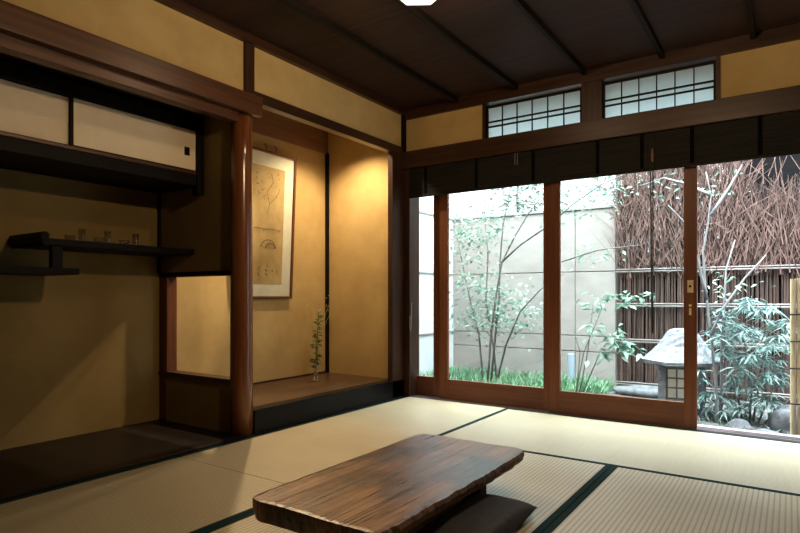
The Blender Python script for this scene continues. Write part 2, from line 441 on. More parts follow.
# floors of the alcoves
struct('floor_alcove', B(-0.765, -0.085, -1.515, -0.03, 0.095, 0.130), M['toko_floor'], 'polished brown floor board of the picture alcove')
struct('floor_shelf_alcove', B(-0.77, 0.0, -3.44, -1.575, -0.05, 0.010, bev=0.003), M['jiita'], 'black floor board of the shelf alcove')
T = [0]
def trim(mb, m, label, smooth=False):
    T[0] += 1
    o = struct('trim_%d' % T[0], mb, m, label)
    return o
trim(B(-0.085, 0.0, -1.495, -0.002, 0.0, 0.137, bev=0.006), M['lacquer'], 'black lacquered front sill of the picture alcove')
trim(B(0.0, 0.014, -1.60, -0.002, -0.05, 0.008, bev=0.002), M['black_y'], 'thin dark strip between alcove sill and tatami')
trim(B(0.0, 0.014, -4.95, -1.60, -0.05, 0.008, bev=0.002), M['black_y'], 'thin dark strip between shelf alcove floor and tatami')
trim(B(-0.77, -0.10, PY0 - 0.008, PY1 + 0.008, 0.885, 0.912, bev=0.003), M['black_x'], 'black head rail of the partition opening')
trim(B(-0.77, -0.10, PY0 - 0.01, PY1 + 0.01, 0.282, 0.310, bev=0.003), M['wood_x'], 'dark sill rail of the partition opening')
trim(B(-0.764, -0.685, PY0 - 0.006, PY1 + 0.006, 0.010, 0.885, bev=0.006), M['post_z'], 'brown post at the back of the partition')
trim(B(-0.77, -0.752, PY0 - 0.018, PY0 - 0.0, 0.912, 1.40), M['black_z'], 'thin dark corner strip above the partition post')
trim(B(-0.765, -0.738, -0.052, -0.03, 0.130, 1.96), M['black_z'], 'thin dark corner post in the picture alcove')
trim(B(-0.765, -0.748, -1.515, -0.03, 1.955, 2.16, bev=0.004), M['warm_board'], 'wide brown board above the picture alcove wall')
trim(B(-0.765, -0.757, -1.515, -0.05, 0.130, 0.142), M['wood_y'], 'thin base strip at the back of the picture alcove')
# pillar: round polished log
mb = MB().lathe((-0.05, -1.545, 0), [(0.0, 0.008), (0.062, 0.008), (0.062, 0.3), (0.060, 1.0), (0.0585, 1.5), (0.058, 1.87), (0.0, 1.87)], 32)
p = trim(mb, M['pillar'], 'polished round reddish log pillar between the alcoves')
for f in p.data.polygons: f.use_smooth = abs(f.normal.z) < 0.5
trim(B(-0.06, 0.004, -1.563, -1.500, 1.866, CZ - 0.045), M['wood_z'], 'dark upper post above the log pillar')
trim(B(0.008, 0.044, -4.95, -1.476, 1.760, 1.866, bev=0.004), M['beam_y'], 'long brown beam above the shelf alcove')
trim(B(-0.06, 0.002, -4.95, -1.61, 1.708, 1.760, bev=0.004), M['beam_y'], 'lower brown head rail of the shelf alcove')
trim(B(-0.055, 0.004, -1.500, -0.032, 1.846, 1.906, bev=0.003), M['wood_y'], 'dark lintel rail above the picture alcove')
trim(B(-0.060, 0.022, -4.95, -0.03, 2.155, CZ), M['wood_y'], 'dark ceiling cornice along the left wall')
trim(B(-0.045, 0.0, -0.160, 0.0, 0.0, 1.846, bev=0.004), M['wood_z'], 'dark brown corner post beside the glass doors')
trim(B(-0.03, 0.010, -0.030, 0.014, 1.866, 2.155), M['black_z'], 'slim dark corner post in the frieze')
# window side
W0, W1_, W2_, W3_ = 0.682, 1.355, 1.482, 2.108
ZB, ZT = 1.866, 2.103
mb = MB()
mb.box(0.010, W0 - 0.022, 0.010, 0.07, ZB, CZ)
mb.box(W3_ + 0.022, 3.75, 0.010, 0.07, ZB, CZ)
struct('wall_window', mb, M['plaster'], 'ochre plaster frieze above the glass doors')
struct('wall_window_outer', B(-0.12, 3.75, 0.07, 0.14, 2.105, CZ), M['wood_x'], 'boarding above the transom windows')
trim(B(0.0, 3.75, -0.012, 0.07, 2.120, CZ), M['wood_x'], 'dark ceiling cornice along the window wall')
trim(B(W0 - 0.022, W0, -0.002, 0.07, ZB, 2.12), M['wood_z'], 'slim post left of the first transom')
trim(B(W1_, W2_, -0.004, 0.07, ZB, 2.12, bev=0.003), M['wood_z'], 'dark post between the transom windows')
trim(B(W3_, W3_ + 0.022, -0.002, 0.07, ZB, 2.12), M['wood_z'], 'slim post right of the second transom')
trim(B(-0.0, 3.75, -0.045, 0.012, 1.738, 1.866, bev=0.004), M['wood_x'], 'long dark beam above the glass doors')
trim(B(-0.12, 3.75, 0.012, 0.16, 1.690, 1.866), M['wood_x'], 'grooved head rail over the glass doors')
trim(B(0.0, 0.050, -0.008, 0.135, 0.0, 1.738, bev=0.003), M['wood_z'], 'brown door jamb beside the corner post')
mb = B(0.0, 3.75, 0.0, 0.150, -0.08, -0.004)
for yy in (0.024, 0.064, 0.104):
    mb.box(0.05, 3.75, yy, yy + 0.008, -0.004, 0.004)
trim(mb, M['sill'], 'worn grooved sill under the glass doors')
trim(B(-0.6, 3.9, 0.150, 0.250, -0.09, -0.012, bev=0.004), M['sill'], 'grey wooden ledge outside the glass doors')
trim(B(-0.9, 3.9, 0.19, 0.235, -0.22, -0.09), M['concrete'], 'low foundation under the ledge')

# transom windows
def transom(n, x0, x1, label):
    root = bpy.data.objects.new('window_%d' % n, None); COL.objects.link(root)
    root.location = (x0, 0.02, ZB); root['_o'] = [x0, 0.02, ZB]
    tag(root, label, None, None, 'structure')
    mb = MB()
    f = 0.013
    mb.box(x0, x1, 0.012, 0.036, ZB, ZB + f); mb.box(x0, x1, 0.012, 0.036, ZT - f, ZT)
    mb.box(x0, x0 + f, 0.012, 0.036, ZB + f, ZT - f); mb.box(x1 - f, x1, 0.012, 0.036, ZB + f, ZT - f)
    mb.build('window_frame', M['black_x'], root)
    g = MB()
    w = (x1 - x0 - 2 * f) / 6
    for k in range(1, 6):
        g.box(x0 + f + k * w - 0.003, x0 + f + k * w + 0.003, 0.014, 0.026, ZB + f, ZT - f)
    for zz in (0.37, 0.53):
        z = ZB + f + (ZT - ZB - 2 * f) * zz
        g.box(x0 + f, x1 - f, 0.016, 0.027, z - 0.005, z + 0.005)
    g.build('lattice', M['black_x'], root)
    B(x0 + f, x1 - f, 0.027, 0.0285, ZB + f, ZT - f).build('paper_panel', M['washi'], root)
transom(1, W0, W1_, 'left transom window with black lattice and white paper')
transom(2, W2_, W3_, 'right transom window with black lattice and white paper')

# sliding glass doors
def glass_door(n, x0, x1, y, label, lock=False, sw=0.068):
    y0, y1 = y - 0.015, y + 0.015
    z0, z1, gb = 0.004, 1.70, 0.150
    root = bpy.data.objects.new('door_%d' % n, None); COL.objects.link(root)
    root.location = (x0, y, z0); root['_o'] = [x0, y, z0]
    tag(root, label, None, None, 'structure')
    B(x0, x0 + sw, y0, y1, z0, z1, bev=0.003).build('stile', M['red_z'], root)
    B(x1 - sw, x1, y0, y1, z0, z1, bev=0.003).build('stile', M['red_z'], root)
    B(x0 + sw, x1 - sw, y0 + 0.002, y1 - 0.002, z0, gb, bev=0.002).build('bottom_rail', M['red_x'], root)
    B(x0 + sw, x1 - sw, y0 + 0.002, y1 - 0.002, z1 - 0.07, z1, bev=0.002).build('top_rail', M['red_x'], root)
    B(x0 + sw, x1 - sw, y - 0.002, y + 0.002, gb, z1 - 0.07).build('glass_pane', M['glass'], root)
    if lock:
        xc = x1 - sw / 2
        pl = B(xc - 0.015, xc + 0.017, y0 - 0.004, y0, 0.79, 0.862, bev=0.0015).build('lock_plate', M['brass'], root)
        pl['label'] = 'small brass lock plate'
        MB().tube([(xc, y0 - 0.004, 0.826), (xc, y0 - 0.012, 0.826)], 0.007, 12).build('latch', M['iron'], pl)
        mb = MB().tube([(xc, y0 - 0.003, 0.715), (xc, y0, 0.715)], 0.008, 12)
        mb.box(xc - 0.006, xc + 0.006, y0 - 0.003, y0, 0.66, 0.70, bev=0.001)
        mb.build('keyhole_plate', M['brass'], root)
glass_door(1, -0.62, 0.268, 0.112, 'rearmost sliding glass door half hidden by the jamb')
glass_door(2, 0.276, 1.150, 0.072, 'middle sliding glass door with reddish wood frame')
glass_door(3, 1.138, 2.010, 0.032, 'front sliding glass door with brass lock plate', True)

# ceiling battens
for k, x in enumerate((0.462, 0.918, 1.375, 1.832, 2.288, 2.745, 3.2)):
    trim(B(x - 0.014, x + 0.014, -4.95, -0.012, 2.166, CZ, bev=0.003), M['black_y'], 'slim dark ceiling batten')

# ------------------------------------------------------------------ tatami mats
E = 0.027
def tatami(cx, cy, L, W, rot, label):
    t = thing('tatami_mat', (cx, cy, -0.05), label, 'tatami mat', 'tatami mats on the floor')
    t['_o'] = [0, 0, 0]
    g = 0.0015
    B(-L / 2 + g, L / 2 - g, -W / 2 + E, W / 2 - E, 0.0, 0.05, bev=0.002).build('woven_surface', M['tatami'], t)
    for s in (-1, 1):
        a, b = sorted((s * (W / 2 - g), s * (W / 2 - E)))
        B(-L / 2 + g, L / 2 - g, a, b, 0.0, 0.0515, bev=0.0015).build('cloth_border', M['cloth_edge'], t)
    t.rotation_euler = (0, 0, rot)
    return t
XA = 0.014
WA = 0.866 - XA
tatami(XA + WA / 2, -1.992 / 2, 1.992, WA, PI / 2, 'tatami mat running along the sill of the picture alcove')
tatami(XA + WA / 2, -1.992 * 1.5, 1.992, WA, PI / 2, 'tatami mat along the black floor of the shelf alcove')
tatami(0.866 + 0.96, -0.4925, 1.92, 0.985, 0, 'daylit tatami mat along the glass doors')
tatami(0.866 + 0.46, -0.985 - 0.96, 1.92, 0.92, PI / 2, 'tatami mat under the low plank table')
tatami(1.786 + 0.46, -0.985 - 0.96, 1.92, 0.92, PI / 2, 'ribbed tatami mat to the right of the floor cushion')
tatami(2.706 + 0.52, -0.985 - 0.96, 1.92, 1.04, PI / 2, 'ribbed tatami mat at the right edge, below the bright window mat')
tatami(2.786 + 0.48, -0.4925, 0.96, 0.985, 0, 'half tatami mat beside the open doorway at the far right')

# ------------------------------------------------------------------ wall cabinet
CX = -0.33
cb = thing('wall_cabinet', (CX, -2.4, 1.40), 'long dark wall cabinet with two cream sliding doors above the shelf', 'cabinet')
B(-0.768, CX - 0.036, -3.43, PY0 - 0.010, 1.40, 1.428).build('carcass', M['black_y'], cb)
B(CX - 0.036, CX + 0.006, -3.43, PY0 - 0.06, 1.392, 1.455, bev=0.003).build('bottom_rail', M['black_y'], cb)
B(CX - 0.036, CX + 0.008, -3.43, PY0 - 0.06, 1.455, 1.473, bev=0.003).build('door_track', M['beam_y'], cb)
B(CX - 0.036, CX + 0.006, -3.43, PY0 - 0.06, 1.708, 1.775, bev=0.003).build('top_rail', M['black_y'], cb)
B(CX - 0.046, CX + 0.012, PY0 - 0.056, PY0 - 0.012, 1.345, 1.795, bev=0.003).build('corner_post', M['black_z'], cb)
def cab_door(y0, y1, x, pull):
    f = 0.013
    d = B(x - 0.004, x, y0 + f, y1 - f, 1.480, 1.702).build('door', M['paper_door'], cb)
    d['label'] = 'cream paper sliding door'
    mb = MB()
    mb.box(x - 0.012, x + 0.004, y0, y0 + f, 1.474, 1.708); mb.box(x - 0.012, x + 0.004, y1 - f, y1, 1.474, 1.708)
    mb.box(x - 0.012, x + 0.004, y0 + f, y1 - f, 1.474, 1.480); mb.box(x - 0.012, x + 0.004, y0 + f, y1 - f, 1.702, 1.708)
    mb.build('door_frame', M['black_y'], d)
    if pull:
        yc = pull
        q = MB()
        q.box(x, x + 0.004, yc - 0.016, yc + 0.016, 1.556, 1.560); q.box(x, x + 0.004, yc - 0.016, yc + 0.016, 1.598, 1.602)
        q.box(x, x + 0.004, yc - 0.016, yc - 0.012, 1.560, 1.598); q.box(x, x + 0.004, yc + 0.012, yc + 0.016, 1.560, 1.598)
        q.box(x, x + 0.0015, yc - 0.012, yc + 0.012, 1.560, 1.598)
        q.build('finger_pull', M['iron'], d)
cab_door(-2.318, PY0 - 0.046, CX - 0.004, PY0 - 0.115)
cab_door(-3.05, -2.292, CX - 0.020, None)

# ------------------------------------------------------------------ staggered shelf
sx = -0.42
sh = thing('staggered_shelf', (-0.6, -2.3, 0.88), 'black two level staggered shelf on the alcove wall', 'shelf')
B(-0.768, sx, -2.375, PY0 - 0.002, 1.010, 1.042, bev=0.003).build('upper_board', M['black_y'], sh)
# upturned end lip of the upper board
b = bmesh.new()
prof = [(-2.375, 1.010), (-2.375, 1.034), (-2.372, 1.060), (-2.386, 1.072), (-2.400, 1.070), (-2.410, 1.050), (-2.404, 1.020), (-2.390, 1.006)]
mb = MB()
va = [mb.bm.verts.new((-0.768, y, z)) for y, z in prof]; vb = [mb.bm.verts.new((sx + 0.004, y, z)) for y, z in prof]
n_ = len(prof)
for k in range(n_):
    mb.bm.faces.new((va[k], va[(k + 1) % n_], vb[(k + 1) % n_], vb[k]))
mb.bm.faces.new(va[::-1]); mb.bm.faces.new(vb)
mb.build('end_lip', M['black_x'], sh)
B(-0.768, sx, -3.435, -2.232, 0.874, 0.904, bev=0.003).build('lower_board', M['black_y'], sh)
B(sx - 0.05, sx - 0.012, -2.352, -2.305, 0.904, 1.010, bev=0.003).build('strut', M['black_z'], sh)

# glasses on the shelf
def tall_glass(y, x, label):
    g = thing('tall_glass', (x, y, 1.042), label, 'glass', 'glasses on the shelf')
    MB().lathe((x, y, 1.0425), [(0.0, 0.0), (0.0135, 0.0), (0.015, 0.01), (0.017, 0.066), (0.0155, 0.066), (0.0135, 0.014), (0.0, 0.012)], 20).build('glass_body', M['cup_glass'], g, smooth=True)
    MB().lathe((x, y, 1.0425), [(0.0, 0.0121), (0.0133, 0.0141), (0.0137, 0.020), (0.0, 0.020)], 20).build('thick_base', M['cup_base'], g, smooth=True)
M['cup_base'] = mat('amber_glass_base', (0.30, 0.16, 0.05), None, rough=0.1)
def low_cup(y, x, label):
    g = MB().lathe((x, y, 1.0425), [(0.0, 0.0), (0.018, 0.0), (0.024, 0.012), (0.026, 0.030), (0.024, 0.030), (0.022, 0.013), (0.0, 0.004)], 20).build('low_cup', M['cup_glass'], None, (x, y, 1.042), smooth=True)
    tag(g, label, 'glass', 'glasses on the shelf')
def shelf_y(px, x):
    r = (px - 400) / FPX
    t = (x - CAM.x) / (r * math.cos(YAW) - math.sin(YAW))
    return CAM.y + t * (r * math.sin(YAW) + math.cos(YAW))
tall_glass(shelf_y(82, -0.50), -0.50, 'leftmost of the three tall clear glasses on the shelf')
tall_glass(shelf_y(107.5, -0.50), -0.50, 'middle one of the three tall clear glasses on the shelf')
tall_glass(shelf_y(135.5, -0.50), -0.50, 'tall clear glass nearest the partition on the shelf')
low_cup(shelf_y(70, -0.52), -0.52, 'low glass cup at the left end of the row of glasses')
low_cup(shelf_y(99, -0.52), -0.52, 'low glass cup just left of the middle tall glass')
low_cup(shelf_y(124, -0.53), -0.53, 'low glass cup just left of the tall glass nearest the partition')

# ------------------------------------------------------------------ framed picture
PW, PH = 0.545, 1.08
pic = thing('framed_picture', (-0.7375, -0.738, 0.750), 'tall framed ink picture on aged gold paper hanging in the lit alcove', 'picture')
pic['_o'] = [0, 0, 0]
# local: x = out of the wall, y along the wall, z up
mb = MB(); f = 0.018
for a in ((-PW / 2, -PW / 2 + f, 0, PH), (PW / 2 - f, PW / 2, 0, PH), (-PW / 2 + f, PW / 2 - f, 0, f), (-PW / 2 + f, PW / 2 - f, PH - f, PH)):
    mb.box(-0.024, 0.004, a[0], a[1], a[2], a[3], bev=0.003)
mb.build('frame', M['frame'], pic)
B(-0.020, -0.010, -PW / 2 + f, PW / 2 - f, f, PH - f).build('mount', M['mat_board'], pic)
aw, a0, a1 = 0.165, 0.105, 0.965
art = B(-0.010, -0.0092, -aw, aw, a0, a1).build('artwork', M['art_paper'], pic)
B(-0.004, -0.003, -PW / 2 + f, PW / 2 - f, f, PH - f).build('glazing', M['glass'], pic)
ink = MB()
def stroke(pts, r=0.0016):
    ink.tube([(-0.0092, y, z) for y, z in pts], r, 4)
def arc(cy, cz, ry, rz, a, b, n=9, r=0.0016):
    stroke([(cy + ry * math.cos(a + (b - a) * k / n), cz + rz * math.sin(a + (b - a) * k / n)) for k in range(n + 1)], r)
for cy, cz, rad in ((0.02, 0.36, 0.075), (0.04, 0.36, 0.05)):       # loose fan shapes
    arc(cy, cz, rad, rad, 0.2, PI - 0.2, r=0.003)
    for k in range(6):
        a = 0.35 + k * 0.48
        stroke([(cy + rad * 0.3 * math.cos(a), cz + rad * 0.3 * math.sin(a)), (cy + rad * math.cos(a), cz + rad * math.sin(a))])
for k in range(12):                                                  # bead-like brush dabs
    y = -0.12 + k * 0.022
    stroke([(y, 0.51 + 0.01 * math.sin(k)), (y + 0.012, 0.515)], 0.004)
    stroke([(y, 0.51), (y, 0.485)], 0.0014)
for k in range(40):                                                  # foliage dabs
    y, z = R(-0.13, 0.14), R(0.72, 0.92)
    stroke([(y, z), (y + R(-0.02, 0.02), z + R(-0.012, 0.016))], R(0.001, 0.0035))
stroke([(0.0, 0.62), (0.02, 0.70), (-0.01, 0.78), (0.05, 0.86), (0.03, 0.92)], 0.002)
stroke([(0.02, 0.70), (0.09, 0.76), (0.12, 0.83)], 0.0016)
for k in range(16):
    y, z = R(-0.1, 0.12), R(0.16, 0.24)
    stroke([(y, z), (y + R(-0.025, 0.025), z + R(-0.005, 0.02))], R(0.001, 0.003))
ink.build('ink_pattern', M['ink'], art)
for yy in (-0.03, 0.07):
    hk = MB().tube([(-0.012, yy, PH), (-0.012, yy, PH + 0.035), (-0.030, yy, PH + 0.05)], 0.0035, 6)
    hk.build('hanging_hook', M['iron'], pic)
pic.rotation_euler = (0, math.atan(0.05 / PH), 0)

# ------------------------------------------------------------------ flower arrangement
vx, vy, vz = -0.48, -0.478, 0.1305
vs = tag(MB().lathe((vx, vy, vz), [(0.0, 0.0), (0.030, 0.0), (0.031, 0.008), (0.018, 0.014), (0.017, 0.06), (0.021, 0.17), (0.0195, 0.17), (0.0155, 0.06), (0.0150, 0.020), (0.0, 0.018)], 24).build('flower_vase', M['cup_glass'], None, (vx, vy, vz), smooth=True),
         'slender clear glass vase on the brown alcove floor', 'vase')
fl = thing('white_flower', (vx, vy, vz + 0.02), 'upright green leafy stem with a small white bud standing in the vase', 'flower')
p0 = Vector((vx, vy, vz + 0.02))
sp = [p0, p0 + Vector((0.004, 0.0, 0.15)), p0 + Vector((0.006, 0.012, 0.32)), p0 + Vector((0.010, 0.022, 0.50))]
mb = MB().tube(sp, 0.004, 6, 0.0025); mb.build('stem', M['leaf_stem'], fl)
mb = MB()
for k in range(64):
    q = R(0.15, 0.97)
    i = min(int(q * 3), 2); p = sp[i].lerp(sp[i + 1], q * 3 - i)
    a = R(0, 2 * PI)
    mb.leaf(p, (math.cos(a), math.sin(a), R(-0.1, 0.9)), R(0.04, 0.075), R(0.018, 0.03))
mb.build('leaves', M['leaf_stem'], fl)
mb = MB()
for k in range(9):
    a = k * 2 * PI / 9
    mb.leaf(sp[-1], (math.cos(a), math.sin(a), 1.1), 0.03, 0.014, 0.1)
mb.build('bud', M['petal'], fl)
gr = thing('grass_spray', (vx, vy, vz + 0.02), 'spray of thin dry grass blades fanning out of the vase', 'grass')
gd = MB()
for (dy, dz, dx) in ((-0.15, 0.30, 0.02), (-0.10, 0.36, 0.05), (0.10, 0.44, 0.0), (-0.02, 0.62, 0.05), (-0.12, 0.55, 0.04), (0.16, 0.60, 0.02), (0.07, 0.66, 0.03), (0.03, 0.63, -0.03), (0.12, 0.52, 0.06), (-0.07, 0.60, 0.0)):
    pts = []
    for k in range(7):
        t = k / 6
        pts.append(p0 + Vector((dx * t * t, dy * t * t, dz * (t * 1.08 - 0.08 * t * t * t))))
    gd.tube(pts, 0.0026, 4, 0.0012)
mb = MB()
for (dy, dz) in ((0.14, 0.60), (-0.10, 0.54), (0.03, 0.64), (0.10, 0.52)):
    for k in range(7):
        mb.leaf(p0 + Vector((R(-0.01, 0.03), dy + R(-0.03, 0.02), dz + R(-0.03, 0.02))), (R(-0.3, 0.3), R(-1, 1), R(0, 1)), 0.03, 0.004)
gd.bm.from_mesh(_tomesh(mb))
gd.build('blades', M['dry_grass'], gr)

# ------------------------------------------------------------------ low plank table
TX0, TX1, TY0, TY1, TH, TT = 1.097, 1.592, -2.500, -1.505, 0.162, 0.066
tb = thing('low_table', (1.34, -2.0, 0.0), 'low plank table with rough bark edge on the tatami', 'table')
nx, ny = 30, 90
mb = MB()
rr = random.Random(3)
edge_r = [0.0]; edge_l = [0.0]
for j in range(ny + 1):
    edge_r.append(edge_r[-1] * 0.6 + rr.uniform(-0.0035, 0.0035)); edge_l.append(edge_l[-1] * 0.8 + rr.uniform(-0.0018, 0.0018))
ends = [0.0]
for i in range(nx + 1): ends.append(ends[-1] * 0.8 + rr.uniform(-0.004, 0.004))
top = []
def cornercut(u):
    return 0.012 * max(0.0, 1 - min(u, 1 - u) / 0.07) ** 2
for j in range(ny + 1):
    v = j / ny; row = []
    for i in range(nx + 1):
        u = i / nx
        xl = TX0 + edge_l[j] + cornercut(v); xr = TX1 + edge_r[j] - 0.9 * cornercut(v) - 0.004 * math.sin(v * PI * 2.3)
        yl = TY0 + ends[i] * 0.4 + cornercut(u) + 0.012 * u * 0; yr = TY1 + ends[i] * 0.6 - cornercut(u)
        z = TH + 0.0010 * math.sin(u * 21 + v * 3) * math.sin(v * 7) - (0.002 if i in (0, nx) or j in (0, ny) else 0.0)
        row.append(mb.bm.verts.new((xl + (xr - xl) * u, yl + (yr - yl) * v, z)))
    top.append(row)
for j in range(ny):
    for i in range(nx):
        mb.bm.faces.new((top[j][i], top[j][i + 1], top[j + 1][i + 1], top[j + 1][i]))
loop = [top[0][i] for i in range(nx + 1)] + [top[j][nx] for j in range(1, ny + 1)] + [top[ny][i] for i in range(nx - 1, -1, -1)] + [top[j][0] for j in range(ny - 1, 0, -1)]
cxy = Vector(((TX0 + TX1) / 2, (TY0 + TY1) / 2, 0))
prev = loop
side_faces = []
for lev, (dz, inn) in enumerate(((0.016, -0.004), (0.036, 0.004), (0.054, 0.022), (0.064, 0.040))):
    ring = []
    for v in loop:
        right = v.co.x > TX1 - 0.05
        d = inn if right else inn * 0.22
        j = rr.uniform(-0.0032, 0.0032) if right else rr.uniform(-0.001, 0.001)
        dirv = Vector((1 if right else (-1 if v.co.x < TX0 + 0.03 else 0), 1 if v.co.y > TY1 - 0.02 else (-1 if v.co.y < TY0 + 0.02 else 0), 0))
        nv = mb.bm.verts.new((v.co.x - dirv.x * (d + j), v.co.y - dirv.y * (d * 0.5 + j), TH - dz))
        ring.append(nv)
    for k in range(len(loop)):
        side_faces.append(mb.bm.faces.new((prev[k], prev[(k + 1) % len(loop)], ring[(k + 1) % len(loop)], ring[k])))
    prev = ring
mb.bm.faces.new(prev[::-1])
mb.bm.faces.ensure_lookup_table()
for fce in side_faces:
    c = fce.calc_center_median()
    if c.x > TX1 - 0.07: fce.material_index = 1
tt = mb.build('plank_top', M['table'], tb)
tt.data.materials.append(M['table_edge'])
for ly in (-1.735, -2.30):
    b_ = B(1.25, 1.512, ly - 0.028, ly + 0.028, 0.0005, TH - TT + 0.0, bev=0.005).build('leg', M['black_x'], tb)

# ------------------------------------------------------------------ floor cushion
cx0, cx1, cy0, cy1 = 1.500, 1.728, -2.240, -1.752
mb = MB(); n = 26
def cush(sign):
    g = []
    for j in range(n + 1):
        row = []
        for i in range(n + 1):
            u, v = i / n * 2 - 1, j / n * 2 - 1
            e = (1 - abs(u) ** 2.6) * (1 - abs(v) ** 2.6)
            hgt = 0.042 * max(e, 0) ** 0.42 * (1 - 0.18 * math.exp(-(u * u + v * v) * 6))
            pin = 1 - 0.035 * (1 - abs(u) ** 2) * (abs(v) ** 6)
            pin2 = 1 - 0.035 * (1 - abs(v) ** 2) * (abs(u) ** 6)
            x = (cx0 + cx1) / 2 + u * (cx1 - cx0) / 2 * pin2; y = (cy0 + cy1) / 2 + v * (cy1 - cy0) / 2 * pin
            hgt += 0.0016 * math.sin(u * 9 + v * 4) * max(e, 0)
            row.append((x, y, 0.034 + hgt * sign if sign > 0 else max(0.034 - hgt * 1.06, 0.002)))
        g.append(row)
    return g
gt, gb_ = cush(1), cush(-1)
vt = [[mb.bm.verts.new(p) for p in row] for row in gt]
vb = [[vt[j][i] if i in (0, n) or j in (0, n) else mb.bm.verts.new(gb_[j][i]) for i in range(n + 1)] for j in range(n + 1)]
for j in range(n):
    for i in range(n):
        mb.bm.faces.new((vt[j][i], vt[j][i + 1], vt[j + 1][i + 1], vt[j + 1][i]))
        mb.bm.faces.new((vb[j][i], vb[j + 1][i], vb[j + 1][i + 1], vb[j][i + 1]))
tag(mb.build('floor_cushion', M['cushion'], None, ((cx0 + cx1) / 2, (cy0 + cy1) / 2, 0.0), smooth=True), 'charcoal cotton floor cushion tucked beside the low table', 'cushion')

# ------------------------------------------------------------------ ceiling lamp
lx, ly, lz = 1.125, -1.575, 2.076
lp = thing('ceiling_lamp', (lx, ly, 2.2), 'hexagonal glowing glass lamp on the ceiling', 'lamp')
MB().lathe((lx, ly, 0), [(0.0, lz), (0.108, lz), (0.115, lz + 0.008), (0.122, lz + 0.07)], 6, math.radians(-57.7 + 30)).build('lamp_shade', M['shade'], lp)
MB().lathe((lx, ly, 0), [(0.0, 2.199), (0.05, 2.199), (0.05, 2.190), (0.012, 2.186), (0.012, 2.150), (0.0, 2.150)], 24).build('ceiling_mount', M['iron'], lp)

# ------------------------------------------------------------------ bamboo blind
bl = thing('bamboo_blind', (1.8, -0.012, 1.515), 'dark slatted bamboo blind drawn up above the glass doors', 'blind')
mb = MB(); z = 1.738
while z > 1.530:
    mb.box(0.054, 3.72, -0.016, -0.010, z - 0.0122, z - 0.0002, bev=0.0015, seg=1)
    z -= 0.0125
mb.build('slats', M['blind'], bl)
B(0.054, 3.72, -0.021, -0.006, 1.513, 1.532, bev=0.003).build('bottom_bar', M['blind'], bl)
for x in (0.20, 0.62, 1.04, 1.46, 1.72, 1.99, 2.32, 2.75, 3.2):
    B(x - 0.011, x + 0.011, -0.0195, -0.0165, 1.532, 1.738).build('tape', M['blind_tape'], bl)
cp = at(653, 150, -0.03)
mb = MB().tube([(cp.x, -0.032, 1.736), (cp.x, -0.032, 0.55)], 0.0036, 6)
mb.tube([(cp.x - 0.014, -0.032, 1.736), (cp.x - 0.006, -0.032, 0.55)], 0.0036, 6)
mb.build('pull_cord', M['cord'], bl)
MB().lathe((cp.x - 0.003, -0.032, 0.0), [(0.0, 1.56), (0.006, 1.565), (0.009, 1.60), (0.005, 1.64), (0.0, 1.642)], 12).build('cord_knob', M['warm_board'], bl, smooth=True)
cp = at(516, 160, -0.03)
mb = MB()
for d in (-0.008, 0.010): mb.tube([(cp.x + d, -0.030, 1.736), (cp.x + d, -0.030, 1.655)], 0.003, 6)
mb.build('cord_end', M['rail'], bl)
hk = MB().tube([(0.052, 0.02, 0.72), (0.062, 0.00, 0.55), (0.062, -0.01, 0.50), (0.060, -0.02, 0.55), (0.052, -0.004, 0.62)], 0.0018, 5)
tag(hk.build('hanging_cord', M['white_cord'], None, (0.055, 0.0, 0.50)), 'thin pale cord loop hanging on the door jamb', 'cord')

# ------------------------------------------------------------------ garden
GZ = -0.15
struct('ground', B(-0.9, 5.5, 0.235, 7.0, GZ - 0.1, GZ), M['soil'], 'dark garden soil')
# side wall of white render with two joints, back wall of concrete panels
mb = B(-0.95, -0.79, 0.0, 2.4, GZ, 2.75)
struct('wall_garden_side', mb, M['white_wall'], 'white rendered wall closing the garden on the left')
mb = MB()
for zz in (0.36, 1.02, 1.66): mb.box(-0.791, -0.781, 0.25, 2.2, zz - 0.008, zz + 0.008)
trim(mb, M['coping'], 'grey joints across the white garden wall')
mb = MB()
xs = (-0.79, 0.63, 1.03)
zs = (GZ, 0.205, 0.365, 1.015, 1.645)
for a, b in zip(xs, xs[1:]):
    for c, d in zip(zs, zs[1:]):
        mb.box(a + 0.003, b - 0.003, 2.2, 2.32, c + 0.004, d - 0.004, bev=0.004)
mb.box(-0.79, 1.03, 2.22, 2.30, GZ, 1.64)
struct('wall_garden_back', mb, M['concrete'], 'pale concrete panel wall behind the slender tree')
trim(B(-0.79, 1.04, 2.185, 2.335, 1.645, 1.672, bev=0.004), M['coping'], 'grey coping on the concrete garden wall')
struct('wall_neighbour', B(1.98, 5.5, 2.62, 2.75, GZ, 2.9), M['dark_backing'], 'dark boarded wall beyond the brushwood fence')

struct('wall_neighbour_tall', B(-3.0, 8.0, 4.6, 4.8, GZ, 7.0), M['far_render'], 'pale tall house wall beyond the garden')
struct('wall_neighbour_side', B(5.5, 5.7, 0.2, 4.6, GZ, 7.0), M['far_render'], 'pale house wall to the right of the garden')
